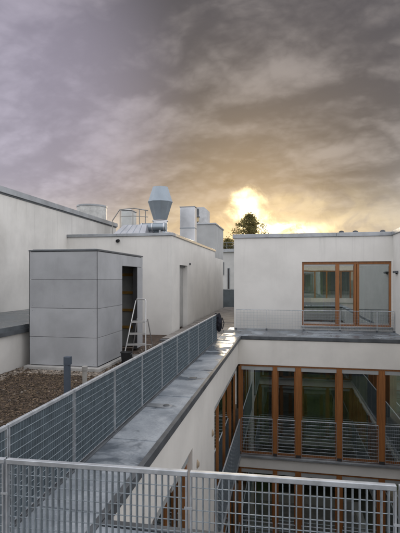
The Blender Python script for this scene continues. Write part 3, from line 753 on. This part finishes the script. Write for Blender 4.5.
# ------------------------------------------------------------------ grey clad cabin
CX1 = -3.71; CY0 = 8.30; CX0 = onY(30, 310, CY0).x; CT_ = E + .575
CD0, CD1, CY1 = onX(122, 300, CX1).y, onX(137, 300, CX1).y, onX(142.3, 300, CX1).y
cz_d = onX(122, 266, CX1).z
cab = empty('clad_cabin', ((CX0 + CX1) / 2, CY0, 0), 'grey panel clad cabin with open doorway on the gravel roof', 'cabin')
core = B()
core.box(CX0 + .02, CX0 + .07, CY0 + .02, CY1 - .02, .03, CT_ - .03)
core.box(CX0 + .07, CX1 - .02, CY0 + .02, CY0 + .07, .03, CT_ - .03)
core.box(CX0 + .07, CX1 - .02, CY1 - .07, CY1 - .02, .03, CT_ - .03)
core.box(CX1 - .07, CX1 - .02, CY0 + .07, CD0, .03, CT_ - .03); core.box(CX1 - .07, CX1 - .02, CD1, CY1 - .07, .03, CT_ - .03)
core.box(CX1 - .07, CX1 - .02, CD0, CD1, cz_d, CT_ - .03)
core.box(CX0 + .07, CX1 - .07, CY0 + .07, CY1 - .07, CT_ - .10, CT_ - .03)
core.build('frame', joint_m, cab)
rows = [.06, E - (338.2 - VH) * 8.85 / FPX, E - (308.8 - VH) * 8.85 / FPX, E - (279.6 - VH) * 8.85 / FPX, CT_ - .035]
for a, c2 in zip(rows, rows[1:]):
    bx('cladding_panel', clad, cab, CX0, CX1 - .003, CY0 - .008, CY0 + .018, a + .0035, c2 - .0035, .002)
    bx('cladding_panel', clad, cab, CX1 - .018, CX1 + .008, CY0 - .003, CD0 - .004, a + .0035, c2 - .0035, .002)
    bx('cladding_panel', clad, cab, CX0 - .008, CX0 + .018, CY0 + .02, CY1, a + .0035, c2 - .0035, .002)
bx('cladding_panel', clad, cab, CX1 - .018, CX1 + .008, CD0 + .002, CY1, cz_d + .004, CT_ - .04, .002)
bx('cladding_panel', clad, cab, CX1 - .018, CX1 + .008, CD1 + .003, CY1, .06, cz_d - .003, .002)
bx('corner_profile', joint_m, cab, CX1 - .001, CX1 + .0095, CY0 - .0095, CY0 - .0031, .05, CT_ - .03)
bx('corner_profile', joint_m, cab, CX0 - .0095, CX0 - .001, CY0 - .0095, CY0 + .006, .05, CT_ - .03)
scr = None
for zr in rows[:-1]:
    for xx in (CX0 + .06, (CX0 + CX1) / 2, CX1 - .07):
        for zo in (.05, .54):
            b = B().tube([(xx, CY0 - .010, zr + zo), (xx, CY0 - .0075, zr + zo)], .008, 8)
            b.build('screw', zinc, cab)
bx('roof_edge', zinc_d, cab, CX0 - .02, CX1 + .02, CY0 - .02, CY1 + .02, CT_ - .028, CT_ + .005, .003)
bx('roof_sheet', zinc, cab, CX0 + .04, CX1 - .03, CY0 + .04, CY1 - .04, CT_ + .006, CT_ + .02)
for z in (.55, 1.0, 1.46, 1.93): bx('batten', wood_y, cab, CX0 + .075, CX0 + .12, CY0 + .1, CY1 - .1, z, z + .07)
for z in (.52, .97, 1.43, 1.90): bx('batten', wood_y, cab, CX0 + .13, CX1 - .12, CY1 - .115, CY1 - .073, z, z + .07)
bx('lining', mat('lining_grey', (.30, .31, .30), .8, var=.1), cab, CX0 + .125, CX1 - .1, CY1 - .072, CY1 - .0705, .05, CT_ - .12)
bx('door_jamb', joint_m, cab, CX1 - .10, CX1 + .009, CD1 - .03, CD1 + .002, .05, cz_d)
ks = empty('edging_kerb', (-4.4, CY0 - .1, 0), 'pale concrete edging strip along the foot of the cabin', 'kerb')
for a, c2 in ((CX0 - .05, -4.35), (-4.35, CX1 + .12)): bx('kerb_stone', concrete, ks, a + .004, c2 - .004, CY0 - .16, CY0 - .012, -.05, .055, .006)
bx('kerb_stone', concrete, ks, CX1 + .012, CX1 + .12, CY0 - .01, CD0, -.05, .05, .006)

# ------------------------------------------------------------------ stepladder by the cabin door
lc = atd(138, 350, 9.7); lx, ly = lc.x, lc.y
e = empty('stepladder', (lx, ly, 0), 'silver aluminium stepladder standing before the open cabin doorway', 'ladder')
rt = Vector((CT, ST, 0)); fw = Vector((-ST, CT, 0))
q = 9.7 / FPX
def lp(u, v, back=0.0): return Vector((lx, ly, 0)) + rt * ((u - 138) * q) + fw * back + Vector((0, 0, E - (v - VH) * q))
def lpz(u, z, back=0.0): p = lp(u, 300, back); p.z = z; return p
zt = lp(138, 299.5).z
Ltop, Rtop = 135.2, 145.2
def stile(u0, ut): return [lpz(u0, .015, -.22), lpz(u0 + (ut - u0) * .55, zt * .55, -.05), lpz(ut, zt - .03, .10)]
B().tube(stile(124.5, Ltop) + [lpz(Ltop + 1.0, zt, .11)], .014, 8).build('stile', alu, e, True)
B().tube(stile(147.0, Rtop) + [lpz(Rtop - 1.0, zt, .11)], .014, 8).build('stile', alu, e, True)
B().tube([lpz(Ltop + .8, zt, .11), lpz(Rtop - .8, zt, .11)], .015, 8).build('top_handle', alu, e, True)
for z in (.17, .405, .635, .885):
    f = z / zt; ua = 124.5 + (Ltop - 124.5) * f; ub = 147 + (Rtop - 147) * f; bk = -.22 + .32 * f
    a, c2 = lpz(ua, z, bk), lpz(ub, z, bk)
    b = B(); dp = .11 if z < .8 else .2
    for zz0 in (0, 1):
        pass
    vs_ = [b.bm.verts.new(pp + fw * o_ + Vector((0, 0, h))) for h in (-.022, .012) for pp, o_ in ((a, -.03), (c2, -.03), (c2, dp), (a, dp))]
    for qd in ((3, 2, 1, 0), (4, 5, 6, 7), (0, 1, 5, 4), (1, 2, 6, 5), (2, 3, 7, 6), (3, 0, 4, 7)): b.bm.faces.new([vs_[i] for i in qd])
    b.build('step', alu, e)
for u0, ut in ((127.5, 136.0), (151.5, 146.5)):
    B().tube([lpz(u0, .015, .62), lpz(ut, .93, .20)], .012, 8).build('rear_leg', alu, e, True)
B().tube([lpz(128.4, .3, .5), lpz(150.6, .3, .5)], .009, 8).build('brace', alu, e, True)
for u0, bk in ((124.5, -.22), (147, -.22), (127.5, .62), (151.5, .62)):
    pp = lpz(u0, 0, bk); bx('foot', black, e, pp.x - .022, pp.x + .022, pp.y - .022, pp.y + .022, -.005, .04)
# bucket
pc = atd(126.5, 352, 9.45)
e = empty('bucket', (pc.x, pc.y, 0), 'black plastic bucket on the gravel left of the stepladder', 'bucket')
B().lathe([(.001, .0), (.095, .0), (.125, .26), (.115, .26), (.088, .02), (.001, .02)], 24, (pc.x, pc.y, 0)).build('shell', black, e, True)
B().lathe([(.126, .245), (.134, .25), (.134, .265), (.126, .268)], 24, (pc.x, pc.y, 0)).build('rim', black, e)
B().tube([(pc.x + .12 * math.cos(a), pc.y - .02 - .1 * math.sin(a) * .5, .25 - .10 * math.sin(a)) for a in [math.pi * i / 10 for i in range(11)]], .004, 6).build('handle', zinc, e)

# bollard light and vent pipe on the gravel
pc = atd(67.3, 370, 6.5); zt = E - (356.5 - VH) * 6.5 / FPX
e = empty('bollard_light', (pc.x, pc.y, 0), 'slim blue grey square bollard light standing on the gravel', 'bollard')
bx('post', blue_post, e, pc.x - .038, pc.x + .038, pc.y - .038, pc.y + .038, -.02, zt - .125, .004)
bx('lamp_head', blue_post, e, pc.x - .04, pc.x + .055, pc.y - .042, pc.y + .042, zt - .12, zt, .004)
bx('lens', mat('bollard_lens', (.25, .28, .32), .3), e, pc.x - .03, pc.x + .03, pc.y - .03, pc.y + .03, zt - .1255, zt - .1195)
pc = atd(84.8, 372, 7.0); zt = E - (366 - VH) * 7.0 / FPX
e = empty('vent_pipe', (pc.x, pc.y, 0), 'short pale grey vent pipe with cap beside the bollard light', 'pipe')
B().lathe([(.036, -.02), (.036, zt - .07)], 20, (pc.x, pc.y, 0)).build('pipe', mat('pipe_grey', (.40, .39, .36), .6, var=.12), e, True)
B().lathe([(.045, zt - .069), (.046, zt - .005), (.036, zt), (.001, zt + .003)], 20, (pc.x, pc.y, 0)).build('cap', mat('pipe_grey2', (.36, .35, .33), .6, var=.12), e, True)
B().lathe([(.12, -.012), (.115, .02), (.04, .035)], 20, (pc.x, pc.y, 0)).build('collar', zinc_d, e, True)

# ------------------------------------------------------------------ fences of steel grating
FT = E - 1.03
fz = SLAB + .05
ff = empty('grating_fence', (-.5, 2.3, SLAB), 'galvanised grating fence across the bottom of the picture, nearest the camera', 'fence', 'roof edge fences')
px = [-1.875, -1.565, -.505, .55, 1.62]
for i, (a, c2) in enumerate(zip(px, px[1:])):
    ya_, yb2_ = 2.30 + .038 * a + .018, 2.30 + .038 * c2 + .018
    grating(ff, 'panel_frame', (a + .007, ya_, 0), (c2 - .007, yb2_, 0), fz, FT, split=(i in (1, 2)), thick=.0060, rod_r=.0028, off=0.0, m=galv_mid, pitch=.035, rods=.063, rail=(.028, .028))
for i, x in enumerate(px):
    yy = 2.30 + .038 * x + .018
    bx('bracket', zinc_d, ff, x - .03, x + .03, yy - .035, yy + .02, SLAB - .01, fz - .002, .004)
    bx('bolt', galv_rail, ff, x - .022, x + .022, yy - .018, yy - .0135, FT - .2, FT - .188)
lf = empty('grating_fence', (XFEN, 7, SLAB), 'long galvanised grating fence, shade put into its colour, receding between gravel roof and parapet slab', 'fence', 'roof edge fences')
yp = [2.30] + [2.78 + .985 * k for k in range(10)] + [12.45]
for a, c2 in zip(yp, yp[1:]):
    if c2 - a < .2: continue
    grating(lf, 'panel_frame', (XFEN, a + .007, 0), (XFEN, c2 - .007, 0), fz - .022, FT, rods=.063, pitch=.035, rod_r=.0030, thick=.004, m=galv_shaded, rod_m=galv_rod_shaded, rail=(.028, .028))
for y in yp: bx('bracket', zinc_d, lf, XFEN - .036, XFEN + .03, y - .03, y + .03, SLAB - .01, fz - .023, .004)
rf = empty('grating_fence', (1, 15.2, SLAB), 'low fine grating fence standing before the penthouse window', 'fence', 'roof edge fences')
ry = 15.18
pxr = [onY(236, 320, ry).x] + [onY(u, 320, ry).x for u in (266.5, 303.5, 340, 377)] + [PX1 - .02]
for a, c2 in zip(pxr, pxr[1:]):
    grating(rf, 'panel_frame', (a + .006, ry, 0), (c2 - .006, ry, 0), fz, FT - .05, rods=.085, pitch=.05, thick=.0022, rod_r=.0022, rail=(.03, .02))
for x in pxr: bx('bracket', zinc_d, rf, x - .03, x + .03, ry - .03, ry + .03, SLAB - .01, fz - .002)

# black bag hung over the fence end
pc = Vector((XFEN + .03, 12.38, 0))
e = empty('black_bag', (pc.x, pc.y, FT - .5), 'black cloth bag hanging over the far end of the grating fence', 'bag')
b = B(); bmesh.ops.create_icosphere(b.bm, subdivisions=4, radius=1.0)
rr = random.Random(5)
for v_ in b.bm.verts:
    x, y, z = v_.co; f = (.6 + .4 * (1 - (z + 1) / 2)) * (1 + .10 * math.sin(7 * x + 3 * z) * math.cos(5 * y - 2 * z) + .06 * math.sin(13 * z + 4 * x))
    v_.co = Vector((pc.x + .05 + x * .105 * f, pc.y + y * .15 * f, FT - .23 + z * .27))
b.build('body', fabric, e, True, 180)
B().tube([(pc.x + .02, pc.y - .1, FT - .08), (pc.x - .0, pc.y - .07, FT + .015), (pc.x - .05, pc.y - .03, FT + .02), (pc.x - .07, pc.y, FT - .12), (pc.x - .065, pc.y + .03, FT - .35)], .018, 8).build('strap', fabric, e, True)
B().tube([(pc.x + .13, pc.y + .05, FT - .1), (pc.x + .19, pc.y + .02, FT - .25), (pc.x + .15, pc.y - .02, FT - .42)], .013, 8).build('loop', fabric, e, True)

# ------------------------------------------------------------------ beyond the passage
pf = empty('passage_barrier', (-2.7, 26.6, SLAB), 'blue grey panel barrier closing the far end of the passage', 'barrier')
bp = mat('barrier_grey', (.17, .205, .225), .6, .2, var=.1)
for a, c2 in ((-4.2, -3.0), (-3.0, -1.8), (-1.8, -.6)): bx('panel', bp, pf, a + .01, c2 - .01, 26.6, 26.64, SLAB - .1, E - .72)
bx('top_rail', galv_rail, pf, -4.2, -.6, 26.58, 26.66, E - .719, E - .67)
fb = empty('far_house', (-5, 40, GZ), 'pale distant house seen through the gap between plant room and penthouse', 'house')
a, c2 = onY(205, 270, 40).x, onY(262, 270, 40).x; zt = onY(228, 252, 40).z
bx('wall', far_w, fb, a, c2, 40, 48, GZ, zt)
bx('roof', zinc, fb, a - .2, c2 + .2, 39.8, 48.2, zt + .002, zt + .28)
for u0, u1, v0, v1 in ((227.6, 229.6, 268, 290), (222.5, 224, 262, 275)):
    p0, p1 = onY(u0, v1, 40), onY(u1, v0, 40)
    wn = bx('window', far_d, fb, p0.x, p1.x, 39.93, 39.99, p0.z, p1.z); bx('pane', mat('far_pane', (.03, .03, .035), .2), wn, p0.x + .03, p1.x - .03, 39.915, 39.929, p0.z + .05, p1.z - .05)
for i in range(9):
    xx = a + (c2 - a) * (i + .5) / 9; B().tube([(xx, 40, zt + .28), (xx, 40, zt + .85)], .025, 6).build('roof_rail_post', far_d, fb)
for h in (.55, .85): B().tube([(a, 40, zt + h), (c2, 40, zt + h)], .025, 6).build('roof_rail', far_d, fb)

def tree(x, y, top, half, crown_h, label, seed, nleaf):
    rr = random.Random(seed); nr_ = np.random.RandomState(seed)
    t = empty('tree', (x, y, GZ), label, 'tree', 'trees behind the roofs')
    b = B(); cz0 = top - crown_h
    b.tube([(x, y, GZ), (x + .1, y, cz0), (x, y + .1, (cz0 + top) / 2), (x + .05, y, top - .6)], [.26, .2, .12, .02], 10)
    tips = []
    for i in range(130):
        f = rr.random() ** .8; z0 = cz0 + crown_h * .92 * f; a = rr.uniform(0, 6.28)
        prof = half * ((1 - f) ** .85 * .95 + .04) * rr.uniform(.35, 1.15)
        tip = Vector((x + prof * math.cos(a), y + prof * math.sin(a), z0 + rr.uniform(.25, .9) + prof * .35))
        tip.z = min(tip.z, top - .15 - prof * .75)
        mid = (Vector((x, y, z0)) + tip) / 2 + Vector((0, 0, -.08))
        b.tube([(x, y, z0), mid, tip], [.05, .03, .008], 5); tips += [tip, (mid + tip) / 2, mid + (tip - mid) * .8]
    tips.append(Vector((x + .05, y, top)))
    b.build('trunk', bark, t, True)
    V, F = [], []
    per = nleaf // len(tips)
    for tp in tips:
        R0 = rr.uniform(.24, .5)
        for _ in range(int(per * rr.uniform(.5, 1.5))):
            c = np.array(tp) + nr_.normal(0, R0 * .5, 3) * (1, 1, .8)
            u_ = nr_.normal(size=3); u_ /= np.linalg.norm(u_); w_ = np.cross(u_, nr_.normal(size=3)); w_ /= np.linalg.norm(w_)
            s = nr_.uniform(.06, .125); i = len(V)
            V += [tuple(c - u_ * s), tuple(c + w_ * s * .55), tuple(c + u_ * s), tuple(c - w_ * s * .55)]; F.append((i, i + 1, i + 2, i + 3))
    me = bpy.data.meshes.new('crown'); me.from_pydata(V, [], F); me.materials.append(leaf_m)
    o = bpy.data.objects.new('crown', me); col.objects.link(o); o.parent = t; o.matrix_parent_inverse = world_inv(t)
p = atd(249.5, 213.5, 58); tree(p.x, p.y, p.z, 3.6, 6.8, 'leafy tree rising behind the penthouse roof before the bright sky', 11, 9000)
p = atd(227.5, 238.5, 56); tree(p.x, p.y, p.z, 2.4, 6.5, 'smaller tree in the gap left of the penthouse', 23, 6500)
